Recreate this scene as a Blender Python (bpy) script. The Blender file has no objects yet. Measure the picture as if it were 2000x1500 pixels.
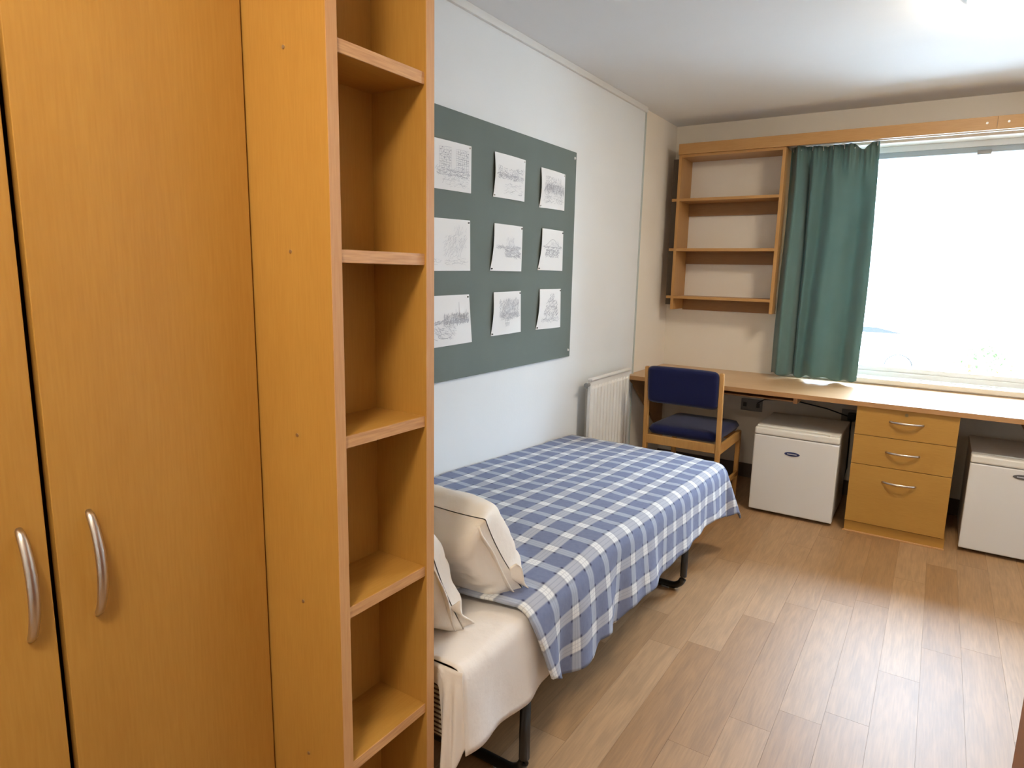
import bpy, bmesh, math, random
from mathutils import Vector, Matrix, noise
random.seed(7)
S = bpy.context.scene
COL = S.collection
PI = math.pi

# ---------------------------------------------------------------- camera
cam_data = bpy.data.cameras.new('camera'); cam = bpy.data.objects.new('camera', cam_data); COL.objects.link(cam)
YAW, PITCH, ROLL, FPX, CAMH = math.radians(-32.99556447), math.radians(9.83368535), math.radians(1.23686637), 1270.839, 1.43
_f = Vector((math.sin(YAW)*math.cos(PITCH), math.cos(YAW)*math.cos(PITCH), -math.sin(PITCH)))
_r = Vector((math.cos(YAW), -math.sin(YAW), 0)); _u = _r.cross(_f)
_r2 = math.cos(ROLL)*_r + math.sin(ROLL)*_u; _u2 = -math.sin(ROLL)*_r + math.cos(ROLL)*_u
cam.matrix_world = Matrix(((_r2.x, _u2.x, -_f.x, 0), (_r2.y, _u2.y, -_f.y, 0), (_r2.z, _u2.z, -_f.z, CAMH), (0, 0, 0, 1)))
cam_data.sensor_fit = 'HORIZONTAL'; cam_data.sensor_width = 36; cam_data.lens = 36*FPX/2000
cam_data.clip_start = 0.02; cam_data.clip_end = 300
S.camera = cam

# ---------------------------------------------------------------- world, exposure, lamps
SKY = 42.0
W = bpy.data.worlds.new('overcast_sky'); S.world = W; W.use_nodes = True
bg = W.node_tree.nodes['Background']; bg.inputs[0].default_value = (0.60, 0.79, 1.0, 1)
# CIE overcast sky: radiance grows as (1 + 2 sin elevation) / 3
_n = W.node_tree.nodes; _l = W.node_tree.links
_tc = _n.new('ShaderNodeTexCoord'); _sx = _n.new('ShaderNodeSeparateXYZ'); _l.new(_tc.outputs['Generated'], _sx.inputs[0])
_mx = _n.new('ShaderNodeMath'); _mx.operation = 'MAXIMUM'; _mx.inputs[1].default_value = 0; _l.new(_sx.outputs[2], _mx.inputs[0])
_ma = _n.new('ShaderNodeMath'); _ma.operation = 'MULTIPLY_ADD'; _ma.inputs[1].default_value = 2*SKY/3; _ma.inputs[2].default_value = SKY/3; _l.new(_mx.outputs[0], _ma.inputs[0])
_l.new(_ma.outputs[0], bg.inputs[1])
S.view_settings.view_transform = 'Standard'; S.view_settings.look = 'None'
S.view_settings.exposure = 0.62; S.view_settings.gamma = 1.0; S.view_settings.use_curve_mapping = False
LAMP_COL = (1.0, 0.85, 0.64)
LAMP_ROOM, LAMP_ENTRY = 56.0, 58.0     # radiance of the opal domes
pd = bpy.data.lights.new('sky_portal', 'AREA'); pd.shape = 'RECTANGLE'; pd.size = 1.6; pd.size_y = 1.5
pd.cycles.is_portal = True
po = bpy.data.objects.new('sky_portal', pd); COL.objects.link(po); po.location = (-0.06, 5.02, 1.52); po.rotation_euler = (-PI/2, 0, 0)

# ---------------------------------------------------------------- materials
def mat(name, col, rough=.6, metal=0., spec=.5, sheen=0., emit=None):
    m = bpy.data.materials.new(name); m.use_nodes = True
    b = m.node_tree.nodes['Principled BSDF']
    b.inputs['Base Color'].default_value = (*col, 1); b.inputs['Roughness'].default_value = rough
    b.inputs['Metallic'].default_value = metal; b.inputs['Specular IOR Level'].default_value = spec
    if sheen: b.inputs['Sheen Weight'].default_value = sheen
    if emit:
        b.inputs['Emission Color'].default_value = (*emit[0], 1); b.inputs['Emission Strength'].default_value = emit[1]
    return m

class N:
    def __init__(s, m): s.t = m.node_tree; s.b = s.t.nodes['Principled BSDF']
    def n(s, typ, **kw):
        x = s.t.nodes.new(typ)
        for k, v in kw.items(): setattr(x, k, v)
        return x
    def l(s, a, b): s.t.links.new(a, b)
    def math(s, op, a, b=None, c=None):
        x = s.n('ShaderNodeMath', operation=op)
        for i, v in enumerate((a, b, c)):
            if v is None: continue
            if isinstance(v, (int, float)): x.inputs[i].default_value = v
            else: s.l(v, x.inputs[i])
        return x.outputs[0]
    def mix(s, fac, a, b):
        x = s.n('ShaderNodeMix', data_type='RGBA')
        for i, v in ((0, fac), (6, a), (7, b)):
            if isinstance(v, (int, float)): x.inputs[i].default_value = v
            elif isinstance(v, tuple): x.inputs[i].default_value = (*v, 1)
            else: s.l(v, x.inputs[i])
        return x.outputs[2]
    def bump(s, h, strength=.1, dist=.002):
        x = s.n('ShaderNodeBump'); x.inputs['Strength'].default_value = strength; x.inputs['Distance'].default_value = dist
        s.l(h, x.inputs['Height']); s.l(x.outputs[0], s.b.inputs['Normal'])
    def noise(s, scale=(1, 1, 1), sc=5, detail=3, src='Object', rough=.5):
        tc = s.n('ShaderNodeTexCoord'); mp = s.n('ShaderNodeMapping'); mp.inputs['Scale'].default_value = scale
        s.l(tc.outputs[src], mp.inputs[0]); x = s.n('ShaderNodeTexNoise'); x.inputs['Scale'].default_value = sc
        x.inputs['Detail'].default_value = detail; x.inputs['Roughness'].default_value = rough
        s.l(mp.outputs[0], x.inputs[0]); return x.outputs[0]

def wood(name, c1, c2, axis='z', rough=.42, spec=.4, strength=.5):
    m = mat(name, c1, rough, spec=spec); k = N(m)
    st = {'x': (.06, 1, 1), 'y': (1, .06, 1), 'z': (1, 1, .06)}[axis]
    fine = k.noise(st, 260, 2); broad = k.noise({'x': (.25, 1, 1), 'y': (1, .25, 1), 'z': (1, 1, .25)}[axis], 7, 3)
    f = k.math('ADD', k.math('MULTIPLY', fine, strength), k.math('MULTIPLY', broad, 1-strength))
    r = k.n('ShaderNodeMapRange'); r.inputs[1].default_value = .35; r.inputs[2].default_value = .65; k.l(f, r.inputs[0])
    k.l(k.mix(r.outputs[0], c1, c2), k.b.inputs['Base Color'])
    return m

BEECH1, BEECH2 = (.490, .262, .055), (.435, .220, .043)
M = {}
M['beech'] = wood('beech_veneer', BEECH1, BEECH2, 'z')
M['beech_x'] = wood('beech_veneer_crossways', BEECH1, BEECH2, 'x')
M['beech_y'] = wood('beech_veneer_lengthways', BEECH1, BEECH2, 'y')
M['edge'] = wood('beech_edging', (.62, .35, .155), (.54, .28, .115), 'z')
M['edge_y'] = wood('shelf_edging', (.64, .36, .16), (.50, .26, .11), 'y', strength=.8)
M['shelfwood'] = wood('wall_shelf_wood', (.50, .27, .095), (.43, .22, .07), 'x')
M['shelfwood_z'] = wood('wall_shelf_upright_wood', (.50, .27, .095), (.43, .22, .07), 'z')
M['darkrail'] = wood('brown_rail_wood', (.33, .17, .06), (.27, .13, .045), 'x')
M['desk'] = wood('desk_laminate', (.62, .40, .21), (.54, .33, .16), 'x', rough=.33)
M['deskedge'] = wood('desk_edging', (.48, .26, .11), (.42, .22, .09), 'x')
M['chairwood'] = wood('chair_beech', (.62, .34, .11), (.52, .27, .08), 'z', rough=.35)
M['doorwood'] = wood('entrance_door_wood', (.30, .12, .035), (.24, .09, .025), 'z', rough=.5)

def wallmat(name, c, bump=.12):
    m = mat(name, c, .85, spec=.25); k = N(m)
    n1 = k.noise(sc=3.0, detail=4); k.l(k.mix(n1, c, tuple(v*.94 for v in c)), k.b.inputs['Base Color'])
    k.bump(k.noise(sc=90, detail=3), bump, .003); return m
M['white_wall'] = wallmat('white_painted_wall', (.80, .82, .83))
M['cream_wall'] = wallmat('cream_painted_wall', (.85, .78, .68))
M['ceiling'] = wallmat('white_ceiling_paint', (.84, .85, .86), .06)
M['white_trim'] = mat('white_gloss_trim', (.72, .72, .70), .4)
M['grey_trim'] = mat('grey_green_trim', (.48, .52, .50), .5)
M['shade_board'] = wood('shade_toned_filler', (.085, .06, .04), (.06, .045, .03), 'z')  # dark tone stands in for the shade beside the left shelf upright
M['skirting'] = mat('dark_brown_skirting', (.09, .06, .045), .5)

# floor planks
m = mat('oak_vinyl_plank', (.4, .3, .2), .50, spec=.68); M['plank'] = m; k = N(m)
oi = k.n('ShaderNodeObjectInfo')
tc = k.n('ShaderNodeTexCoord'); mp = k.n('ShaderNodeMapping'); mp.inputs['Scale'].default_value = (1, .05, 1)
cx = k.n('ShaderNodeCombineXYZ'); k.l(k.math('MULTIPLY', oi.outputs['Random'], 40), cx.inputs[2]); k.l(k.math('MULTIPLY', oi.outputs['Random'], 13), cx.inputs[0])
k.l(tc.outputs['Object'], mp.inputs[0]); k.l(cx.outputs[0], mp.inputs['Location'])
n1 = k.n('ShaderNodeTexNoise'); n1.inputs['Scale'].default_value = 180; n1.inputs['Detail'].default_value = 3; k.l(mp.outputs[0], n1.inputs[0])
mp2 = k.n('ShaderNodeMapping'); mp2.inputs['Scale'].default_value = (1, .16, 1); k.l(tc.outputs['Object'], mp2.inputs[0]); k.l(cx.outputs[0], mp2.inputs['Location'])
n2 = k.n('ShaderNodeTexNoise'); n2.inputs['Scale'].default_value = 22; n2.inputs['Detail'].default_value = 4; n2.inputs['Distortion'].default_value = 1.2; k.l(mp2.outputs[0], n2.inputs[0])
tone = k.mix(oi.outputs['Random'], (.320, .170, .066), (.415, .250, .125))
g = k.math('ADD', k.math('MULTIPLY', n1.outputs[0], .5), k.math('MULTIPLY', n2.outputs[0], .5))
mr = k.n('ShaderNodeMapRange'); mr.inputs[1].default_value = .38; mr.inputs[2].default_value = .64; mr.inputs[3].default_value = .82; mr.inputs[4].default_value = 1.10; k.l(g, mr.inputs[0])
hs = k.n('ShaderNodeHueSaturation'); k.l(mr.outputs[0], hs.inputs['Value']); k.l(tone, hs.inputs['Color']); k.l(hs.outputs[0], k.b.inputs['Base Color'])
k.bump(n1.outputs[0], .02, .001)
M['joint'] = mat('floor_joint', (.15, .09, .045), .7)

# metals / plastics
M['steel'] = mat('brushed_steel', (.62, .58, .54), .32, metal=1.0)
M['black_metal'] = mat('black_painted_steel', (.012, .011, .010), .35)
M['black'] = mat('black_rubber', (.008, .008, .008), .6)
M['grey_plastic'] = mat('grey_plastic', (.25, .25, .25), .4)
M['fridge'] = mat('white_enamel', (.74, .73, .71), .35)
M['fridge_trim'] = mat('cream_plastic_trim', (.78, .76, .70), .4)
M['badge'] = mat('dark_blue_badge', (.02, .03, .12), .3)
M['badge2'] = mat('grey_badge', (.10, .10, .11), .3)
M['badge_line'] = mat('silver_badge_print', (.5, .5, .55), .4)
M['radiator'] = mat('white_radiator_enamel', (.80, .79, .76), .4)
M['alu'] = mat('grey_window_frame', (.42, .47, .50), .4)
M['upvc'] = mat('white_window_frame', (.82, .82, .80), .4)
M['sill'] = mat('cream_window_board', (.80, .76, .68), .45)
M['brass'] = mat('brass_lock', (.30, .24, .12), .45, metal=1.0)
M['pin'] = mat('clear_push_pin', (.75, .75, .73), .25)
M['pin_dark'] = mat('dark_push_pin', (.05, .05, .05), .35)
M['paper'] = mat('white_drawing_paper', (.82, .82, .82), .8)
M['pencil'] = mat('pencil_graphite', (.56, .56, .59), .7)
M['pencil_dark'] = mat('dark_pencil_graphite', (.40, .40, .43), .7)
M['sheet'] = mat('white_cotton_sheet', (.78, .74, .71), .9, spec=.2); k = N(M['sheet']); k.bump(k.noise(sc=14, detail=5), .35, .012)
M['pillow'] = mat('cream_pillowcase_cotton', (.84, .79, .73), .9, spec=.2); k = N(M['pillow']); k.bump(k.noise(sc=11, detail=5), .45, .014)
m = mat('board_felt', (.115, .155, .135), .95, spec=.1); M['felt'] = m; k = N(m)
k.l(k.mix(k.noise(sc=5, detail=6), (.150, .180, .168), (.180, .212, .196)), k.b.inputs['Base Color']); k.bump(k.noise(sc=400, detail=2), .3, .001)
m = mat('green_curtain_cloth', (.045, .125, .115), .75, spec=.3, sheen=.3); M['curtain'] = m; k = N(m)
k.l(k.mix(k.noise(sc=9, detail=4), (.088, .165, .160), (.125, .212, .205)), k.b.inputs['Base Color'])
tr = k.n('ShaderNodeBsdfTranslucent'); tr.inputs[0].default_value = (.10, .28, .27, 1)
ms = k.n('ShaderNodeMixShader'); ms.inputs[0].default_value = .16
out = m.node_tree.nodes['Material Output']; k.l(k.b.outputs[0], ms.inputs[1]); k.l(tr.outputs[0], ms.inputs[2]); k.l(ms.outputs[0], out.inputs[0])
m = mat('navy_upholstery', (.007, .010, .055), .9, spec=.2, sheen=.15); M['navy'] = m; k = N(m); k.bump(k.noise(sc=300, detail=2), .4, .002)
# glass
m = bpy.data.materials.new('window_glass'); m.use_nodes = True; M['glass'] = m
nt = m.node_tree; nt.nodes.remove(nt.nodes['Principled BSDF'])
tb = nt.nodes.new('ShaderNodeBsdfTransparent'); gb = nt.nodes.new('ShaderNodeBsdfGlossy'); gb.inputs['Roughness'].default_value = .02
fr = nt.nodes.new('ShaderNodeFresnel'); fr.inputs[0].default_value = 1.3; mx = nt.nodes.new('ShaderNodeMixShader')
nt.links.new(fr.outputs[0], mx.inputs[0]); nt.links.new(tb.outputs[0], mx.inputs[1]); nt.links.new(gb.outputs[0], mx.inputs[2]); nt.links.new(mx.outputs[0], nt.nodes['Material Output'].inputs[0])
# mattress ticking: horizontal stripes
m = mat('striped_mattress_ticking', (.6, .55, .45), .9); M['ticking'] = m; k = N(m)
tc = k.n('ShaderNodeTexCoord'); sx = k.n('ShaderNodeSeparateXYZ'); k.l(tc.outputs['Object'], sx.inputs[0])
fr_ = k.math('FRACT', k.math('DIVIDE', sx.outputs[2], .0125)); k.l(k.mix(k.math('GREATER_THAN', fr_, .55), (.62, .55, .42), (.10, .055, .03)), k.b.inputs['Base Color'])
# tartan blanket, by cloth coordinates in metres (UV)
m = mat('plaid_cotton', (.15, .2, .35), .9, spec=.15, sheen=.1); M['plaid'] = m; k = N(m)
uv = k.n('ShaderNodeUVMap'); sp = k.n('ShaderNodeSeparateXYZ'); k.l(uv.outputs[0], sp.inputs[0])
def stripe(c, wide):
    p = k.math('FRACT', k.math('DIVIDE', c, .108))           # stripe centred on .5
    d = k.math('ABSOLUTE', k.math('SUBTRACT', p, .5))
    band = k.n('ShaderNodeMapRange'); band.inputs[1].default_value = wide+.02; band.inputs[2].default_value = wide-.02; k.l(d, band.inputs[0])
    near = k.n('ShaderNodeMapRange'); near.inputs[1].default_value = wide+.10; near.inputs[2].default_value = wide+.05; k.l(d, near.inputs[0])
    l1 = k.math('LESS_THAN', k.math('ABSOLUTE', k.math('SUBTRACT', d, wide*.33)), .012)
    return band.outputs[0], near.outputs[0], l1
bu, nu, lu = stripe(sp.outputs[0], .17); bv, nv, lv = stripe(sp.outputs[1], .15)
basec = k.mix(k.noise(sc=60, detail=3, src='UV'), (.135, .165, .285), (.195, .228, .350))
corner = k.math('MULTIPLY', k.math('MULTIPLY', nu, nv), .95)
c1 = k.mix(corner, basec, (.03, .035, .09))
c2 = k.mix(k.math('MULTIPLY', bu, .80), c1, (.46, .48, .54)); c3 = k.mix(k.math('MULTIPLY', bv, .62), c2, (.48, .53, .62))
both = k.math('MULTIPLY', bu, bv); c4 = k.mix(k.math('MULTIPLY', both, .85), c3, (.78, .80, .80))
ln = k.math('MULTIPLY', k.math('MAXIMUM', k.math('MULTIPLY', lu, bu), k.math('MULTIPLY', lv, bv)), .28)
c5 = k.mix(ln, c4, (.16, .18, .28)); k.l(c5, k.b.inputs['Base Color'])
k.bump(k.noise(sc=9, detail=4), .35, .012)
# exterior
M['asphalt'] = mat('pale_car_park', (.26, .26, .25), .9)
M['render'] = mat('white_rendered_wall', (.80, .80, .78), .9)
M['car_white'] = mat('white_car_paint', (.75, .75, .75), .3)
M['car_dark'] = mat('dark_car_glass', (.042, .042, .044), .9, spec=0)
M['tyre'] = mat('washed_out_tyre', (.3, .3, .3), .9)  # lightened so the tyres burn out white in the daylight outside
M['leaf'] = mat('bush_leaves', (.42, .52, .30), .7)
M['farglass'] = mat('building_window_glass', (.10, .14, .16), .25)

# ---------------------------------------------------------------- builders
class B:
    """collects shapes in world coordinates; link() makes ONE mesh object"""
    def __init__(s): s.bm = bmesh.new()
    def box(s, x0, x1, y0, y1, z0, z1, bev=0.0):
        t = bmesh.new(); bmesh.ops.create_cube(t, size=1)
        for v in t.verts: v.co = Vector((x0+(v.co.x+.5)*(x1-x0), y0+(v.co.y+.5)*(y1-y0), z0+(v.co.z+.5)*(z1-z0)))
        if bev: bmesh.ops.bevel(t, geom=list(t.edges), offset=bev, segments=2, profile=.6, affect='EDGES')
        return s.merge(t)
    def merge(s, t):
        me = bpy.data.meshes.new('tmp'); t.to_mesh(me); t.free(); s.bm.from_mesh(me); bpy.data.meshes.remove(me); return s
    def tube(s, pts, r, seg=10, flat=1.0, cap=True, up=Vector((0, 0, 1))):
        pts = [Vector(p) for p in pts]; rings = []
        for i, p in enumerate(pts):
            d = (pts[min(i+1, len(pts)-1)]-pts[max(i-1, 0)]).normalized()
            a = d.cross(up)
            if a.length < .05: a = d.cross(Vector((1, 0, 0)))
            a.normalize(); b = a.cross(d).normalized()
            rr = r[i] if isinstance(r, (list, tuple)) else r
            rings.append([s.bm.verts.new(p+a*(rr*math.cos(2*PI*j/seg))+b*(rr*flat*math.sin(2*PI*j/seg))) for j in range(seg)])
        for q, w in zip(rings, rings[1:]):
            for j in range(seg): s.bm.faces.new((q[j], q[(j+1) % seg], w[(j+1) % seg], w[j]))
        if cap: s.bm.faces.new(rings[0][::-1]); s.bm.faces.new(rings[-1])
        return s
    def cyl(s, c, r, h, axis='z', seg=24, r2=None, bev=0):
        t = bmesh.new(); bmesh.ops.create_cone(t, cap_ends=True, segments=seg, radius1=r, radius2=r if r2 is None else r2, depth=h)
        if bev: bmesh.ops.bevel(t, geom=[e for e in t.edges if len(e.link_faces) == 2 and abs(e.verts[0].co.z-e.verts[1].co.z) < 1e-6], offset=bev, segments=2, affect='EDGES')
        R = {'z': Matrix(), 'x': Matrix.Rotation(PI/2, 4, 'Y'), 'y': Matrix.Rotation(PI/2, 4, 'X')}[axis]
        bmesh.ops.transform(t, matrix=Matrix.Translation(c) @ R, verts=t.verts); return s.merge(t)
    def prism(s, poly, axis, a, b, bev=0):
        t = bmesh.new()
        def P(u, v, w): return {'x': (w, u, v), 'y': (u, w, v), 'z': (u, v, w)}[axis]
        q = [t.verts.new(P(u, v, a)) for u, v in poly]; w = [t.verts.new(P(u, v, b)) for u, v in poly]; n = len(poly)
        t.faces.new(q); t.faces.new(w[::-1])
        for i in range(n): t.faces.new((q[i], w[i], w[(i+1) % n], q[(i+1) % n]))
        bmesh.ops.recalc_face_normals(t, faces=t.faces)
        if bev: bmesh.ops.bevel(t, geom=list(t.edges), offset=bev, segments=2, affect='EDGES')
        return s.merge(t)
    def grid(s, fn, nu, nv, uvfn=None, closed_u=False):
        vs = [[s.bm.verts.new(fn(i/nu, j/nv)) for j in range(nv+1)] for i in range(nu if closed_u else nu+1)]
        lay = s.bm.loops.layers.uv.verify() if uvfn else None
        for i in range(nu):
            for j in range(nv):
                i2 = (i+1) % nu if closed_u else i+1
                f = s.bm.faces.new((vs[i][j], vs[i2][j], vs[i2][j+1], vs[i][j+1]))
                if lay:
                    for lp, (a, b) in zip(f.loops, ((i, j), (i+1, j), (i+1, j+1), (i, j+1))): lp[lay].uv = uvfn(a/nu, b/nv)
        return s
    def link(s, name, material, parent=None, smooth=False, recalc=True):
        off = Vector(parent_world(parent)) if parent else Vector((0, 0, 0))
        if recalc: bmesh.ops.recalc_face_normals(s.bm, faces=s.bm.faces)
        me = bpy.data.meshes.new(name); s.bm.to_mesh(me); s.bm.free()
        if off.length: me.transform(Matrix.Translation(-off))
        mats = material if isinstance(material, (list, tuple)) else [material]
        for q in mats: me.materials.append(q)
        if smooth:
            for p in me.polygons: p.use_smooth = True
        o = bpy.data.objects.new(name, me); COL.objects.link(o)
        if parent: o.parent = parent
        return o
def parent_world(p):
    v = Vector((0, 0, 0))
    while p: v += p.location; p = p.parent
    return v
def thing(name, label, cat, loc, group=None):
    o = bpy.data.objects.new(name, None); COL.objects.link(o); o.location = loc; o.empty_display_size = .05
    tag(o, label, cat, group); return o
def tag(o, label, cat, group=None):
    o['label'] = label; o['category'] = cat
    if group: o['group'] = group
    return o
def struct(o): o['kind'] = 'structure'; return o
def solidify(o, t, off=-1): 
    q = o.modifiers.new('thickness', 'SOLIDIFY'); q.thickness = t; q.offset = off; return o
def subsurf(o, n=1): q = o.modifiers.new('smooth', 'SUBSURF'); q.levels = n; q.render_levels = n; return o
def sm(x, a, b): t = min(1, max(0, (x-a)/(b-a))); return t*t*(3-2*t)

# ---------------------------------------------------------------- the room shell
XL, XR, YN, YF, H = -1.70, 1.50, -0.75, 4.74, 2.472
WX0, WX1, WZ0, WZ1, WT = -0.80, 0.72, 0.80, 2.25, 0.26     # window opening and wall thickness
fl = struct(B().box(XL-.05, XR+.05, YN-.05, YF+.05, -.06, -.0025).link('floor', M['joint']))
PW = .13; x = XL+.01; cols = []
x0 = -.43-PW*10
proto = {}
ends_fixed = {9: 2.72, 10: 2.02, 11: 3.07, 6: 2.53, 8: 3.30}
c = 0; xx = x0
npl = 0
while xx < XR:
    a, b = max(xx, XL+.001), min(xx+PW, XR-.001)
    if b-a > .02:
        L = .92; ph = ends_fixed.get(c, random.uniform(0, L)); y = ph-math.ceil((ph-YN)/L)*L
        while y < YF:
            p, q = max(y, YN+.001), min(y+L, YF-.001)
            if q-p > .03:
                key = (round(b-a, 3), round(q-p, 3))
                if key not in proto:
                    bb = B().box(-(b-a)/2+.0003, (b-a)/2-.0003, -(q-p)/2+.0004, (q-p)/2-.0004, -.004, 0); me_o = bb.link('plank', M['plank']); proto[key] = me_o.data; o = me_o
                else:
                    o = bpy.data.objects.new('plank', proto[key]); COL.objects.link(o)
                o.location = ((a+b)/2, (p+q)/2, 0); o.parent = fl; npl += 1
            y += L
    xx += PW; c += 1
struct(B().box(XL-.05, XR+.05, YN-.05, YF+WT, H, H+.08).link('ceiling', M['ceiling']))
wl = struct(B().box(XL-.12, XL, YN-.05, 4.115, -.06, H).link('wall_left', M['white_wall']))
B().box(XL-.12, XL-.012, 4.115, YF+.02, -.06, H).link('recessed_section', M['cream_wall'], wl)
struct(B().box(XR, XR+.12, YN-.05, YF+.02, -.06, H).link('wall_right', M['white_wall']))
struct(B().box(XL-.1, XR+.1, YN-.15, YN, -.06, H).link('wall_near', M['white_wall']))
wf = B()
wf.box(XL-.12, WX0, YF, YF+WT, -.06, H); wf.box(WX1, XR+.12, YF, YF+WT, -.06, H)
wf.box(WX0, WX1, YF, YF+WT, -.06, WZ0-.03); wf.box(WX0, WX1, YF, YF+WT, WZ1, H)
struct(wf.link('wall_far', M['cream_wall']))
struct(B().box(XL-.012, XL+.006, 4.106, 4.122, .0, H-.02).link('trim_1', M['grey_trim']))
struct(B().box(XL, XL+.016, 1.0, 4.115, H-.032, H, .003).link('trim_2', M['white_trim']))
struct(B().box(XL-.012, XR, YF-.014, YF, 0, .10, .002).link('baseboard_far', M['skirting']))
struct(B().box(XL, XL+.012, 1.05, 4.10, 0, .10, .002).link('baseboard_left', M['skirting']))
struct(B().box(XR-.014, XR, YN, YF-.014, 0, .10, .002).link('baseboard_right', M['skirting']))

# window
YW = 4.90
win = bpy.data.objects.new('window_1', None); COL.objects.link(win); win.location = (0, YW, WZ0); win['kind'] = 'structure'
f = B(); t = .035
f.box(WX0, WX1, YW-.03, YW+.05, WZ1-t, WZ1, .003); f.box(WX0, WX1, YW-.03, YW+.05, WZ0-.0, WZ0+t, .003)
f.box(WX0, WX0+t, YW-.03, YW+.05, WZ0, WZ1, .003); f.box(WX1-t, WX1, YW-.03, YW+.05, WZ0, WZ1, .003)
f.link('outer_frame', M['upvc'], win)
z1 = WZ1-t
f = B(); f.box(WX0+t, WX1-t, YW-.02, YW+.03, z1-.035, z1, .003); f.box(WX0+t, WX0+t+.035, YW-.02, YW+.03, WZ0+t, z1-.035, .003)
f.box(WX1-t-.035, WX1-t, YW-.02, YW+.03, WZ0+t, z1-.035, .003); f.link('sash_frame', M['alu'], win)
B().box(WX0+t, WX1-t, YW-.018, YW+.03, WZ0+t, WZ0+t+.03, .003).link('bottom_rail', M['upvc'], win)
B().box(.085, .155, YW-.034, YW-.018, z1-.048, z1-.022, .003).link('window_catch', M['grey_plastic'], win)
B().box(WX0+t+.03, WX1-t-.03, YW+.004, YW+.010, WZ0+t+.025, z1-.03).link('pane', M['glass'], win)
B().box(WX0, WX1, YF-.012, YW-.03, WZ0-.032, WZ0, .005).link('window_sill', M['sill'], win)

# entrance door leaf standing open beside the camera
dr = struct(B().box(.117, .160, -.06, .80, .012, 2.05, .002).link('door_1', M['doorwood']))

# ---------------------------------------------------------------- wardrobe on the left
XD = -1.081
wd = thing('wardrobe', 'tall beech wardrobe with two doors at the left edge, curved steel handles', 'wardrobe', (-1.38, .40, 0))
c = B(); c.box(XL+.002, XD-.021, .03, .050, .07, 2.44); c.box(XL+.002, XD-.021, .748, .768, .07, 2.44); c.box(XL+.002, XD-.021, .05, .748, 2.42, 2.44)
c.box(XL+.002, XD-.021, .05, .748, .07, .09); c.box(XL+.002, XL+.010, .05, .748, .09, 2.42); c.link('carcass', M['beech'], wd)
B().box(XL+.03, XD-.05, .035, .765, .0, .07).link('plinth', M['beech_y'], wd)
for y0, y1, hy in ((.035, .3935, .360), (.4045, .766, .4535)):
    d = B().box(XD-.019, XD, y0, y1, .075, 2.435, .0015).link('door', M['beech'], wd)
    h = B(); n = 22; pts = []; rr = []
    for i in range(n+1):
        s_ = i/n; ang = (s_-.5)*2
        pts.append((XD-.002+.030*(1-ang*ang)**.75 if abs(ang) < 1 else XD-.002, hy, 1.0465-.177*s_))
        rr.append((.0052+.0013*(1-ang*ang))*(1 if 0 < i < n else .72))
    h.tube(pts, rr, 12, 1.25, up=Vector((0, 1, 0))); h.link('handle', M['steel'], d, True)

# ---------------------------------------------------------------- narrow open bookcase
XB = -.870; YB0, YB1 = .770, 1.040; TB = .0245; XBK = -1.015
bk = thing('bookcase', 'narrow open beech bookcase with short shelves between wardrobe and bed', 'bookcase', (-1.0, .905, 0))
ZT = 2.44
def board(y0, y1, nm):
    o = B().box(-1.16, XB-.0012, y0, y1, 0, ZT, .0004).link(nm, M['beech'], bk)
    B().box(XB-.0012, XB, y0+.0005, y1-.0005, 0.001, ZT-.001).link('edge_strip', M['edge'], o); return o
lp = board(YB0, YB0+TB, 'side_panel'); board(YB1-TB, YB1, 'side_panel')
B().box(XBK-.006, XBK, YB0+TB, YB1-TB, .0, ZT).link('back_panel', M['beech'], bk)
for z in (2.136, 1.802, 1.461, 1.128, .793, .462, .13):
    o = B().box(XBK, XB-.006, YB0+TB+.0003, YB1-TB-.0003, z-.023, z, .0004).link('shelf', M['beech_y'], bk)
    B().box(XB-.006, XB-.0045, YB0+TB+.0005, YB1-TB-.0005, z-.0225, z-.0005).link('edge_strip', M['edge_y'], o)
B().box(-1.16, XB, YB0+TB, YB1-TB, ZT-.024, ZT).link('top_board', M['beech_y'], bk)
for z in (1.794, 1.456, 1.121, .788, .455):
    B().cyl((-.9735, YB0-.0006, z), .0032, .0022, 'y', 12).link('screw', M['steel'], bk, False)

# ---------------------------------------------------------------- notice board with nine drawings
bd = thing('notice_board', 'large grey-green felt notice board screwed to the white left wall', 'notice board', (XL, 2.3, 1.5))
BX = -1.686
B().box(XL+.0005, BX, 1.40, 3.175, .973, 2.051, .0015).link('felt_panel', M['felt'], bd)
for y, z in ((3.155, 2.02), (3.153, 1.01), (1.42, 2.02), (1.42, 1.01)):
    B().cyl((BX+.002, y, z), .008, .005, 'x', 14, r2=.006).link('screw_cap', M['pin'], bd)
Q = {
 'buildings': (0, 0, [(1.98, 1.927), (2.25, 1.932), (2.25, 1.745), (1.98, 1.740)]),
 'skyline': (0, 1, [(2.415, 1.938), (2.671, 1.939), (2.667, 1.752), (2.410, 1.749)]),
 'block': (0, 2, [(2.808, 1.927), (3.055, 1.925), (3.057, 1.744), (2.803, 1.739)]),
 'faint': (1, 0, [(1.975, 1.629), (2.245, 1.635), (2.250, 1.428), (1.975, 1.424)]),
 'river': (1, 1, [(2.420, 1.637), (2.658, 1.637), (2.654, 1.430), (2.395, 1.430)]),
 'hill': (1, 2, [(2.834, 1.642), (3.054, 1.640), (3.057, 1.437), (2.803, 1.438)]),
 'harbour': (2, 0, [(1.975, 1.326), (2.243, 1.329), (2.267, 1.123), (1.975, 1.118)]),
 'street': (2, 1, [(2.422, 1.335), (2.654, 1.338), (2.662, 1.142), (2.408, 1.138)]),
 'trees': (2, 2, [(2.825, 1.344), (3.047, 1.344), (3.055, 1.141), (2.801, 1.143)]),
}
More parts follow.
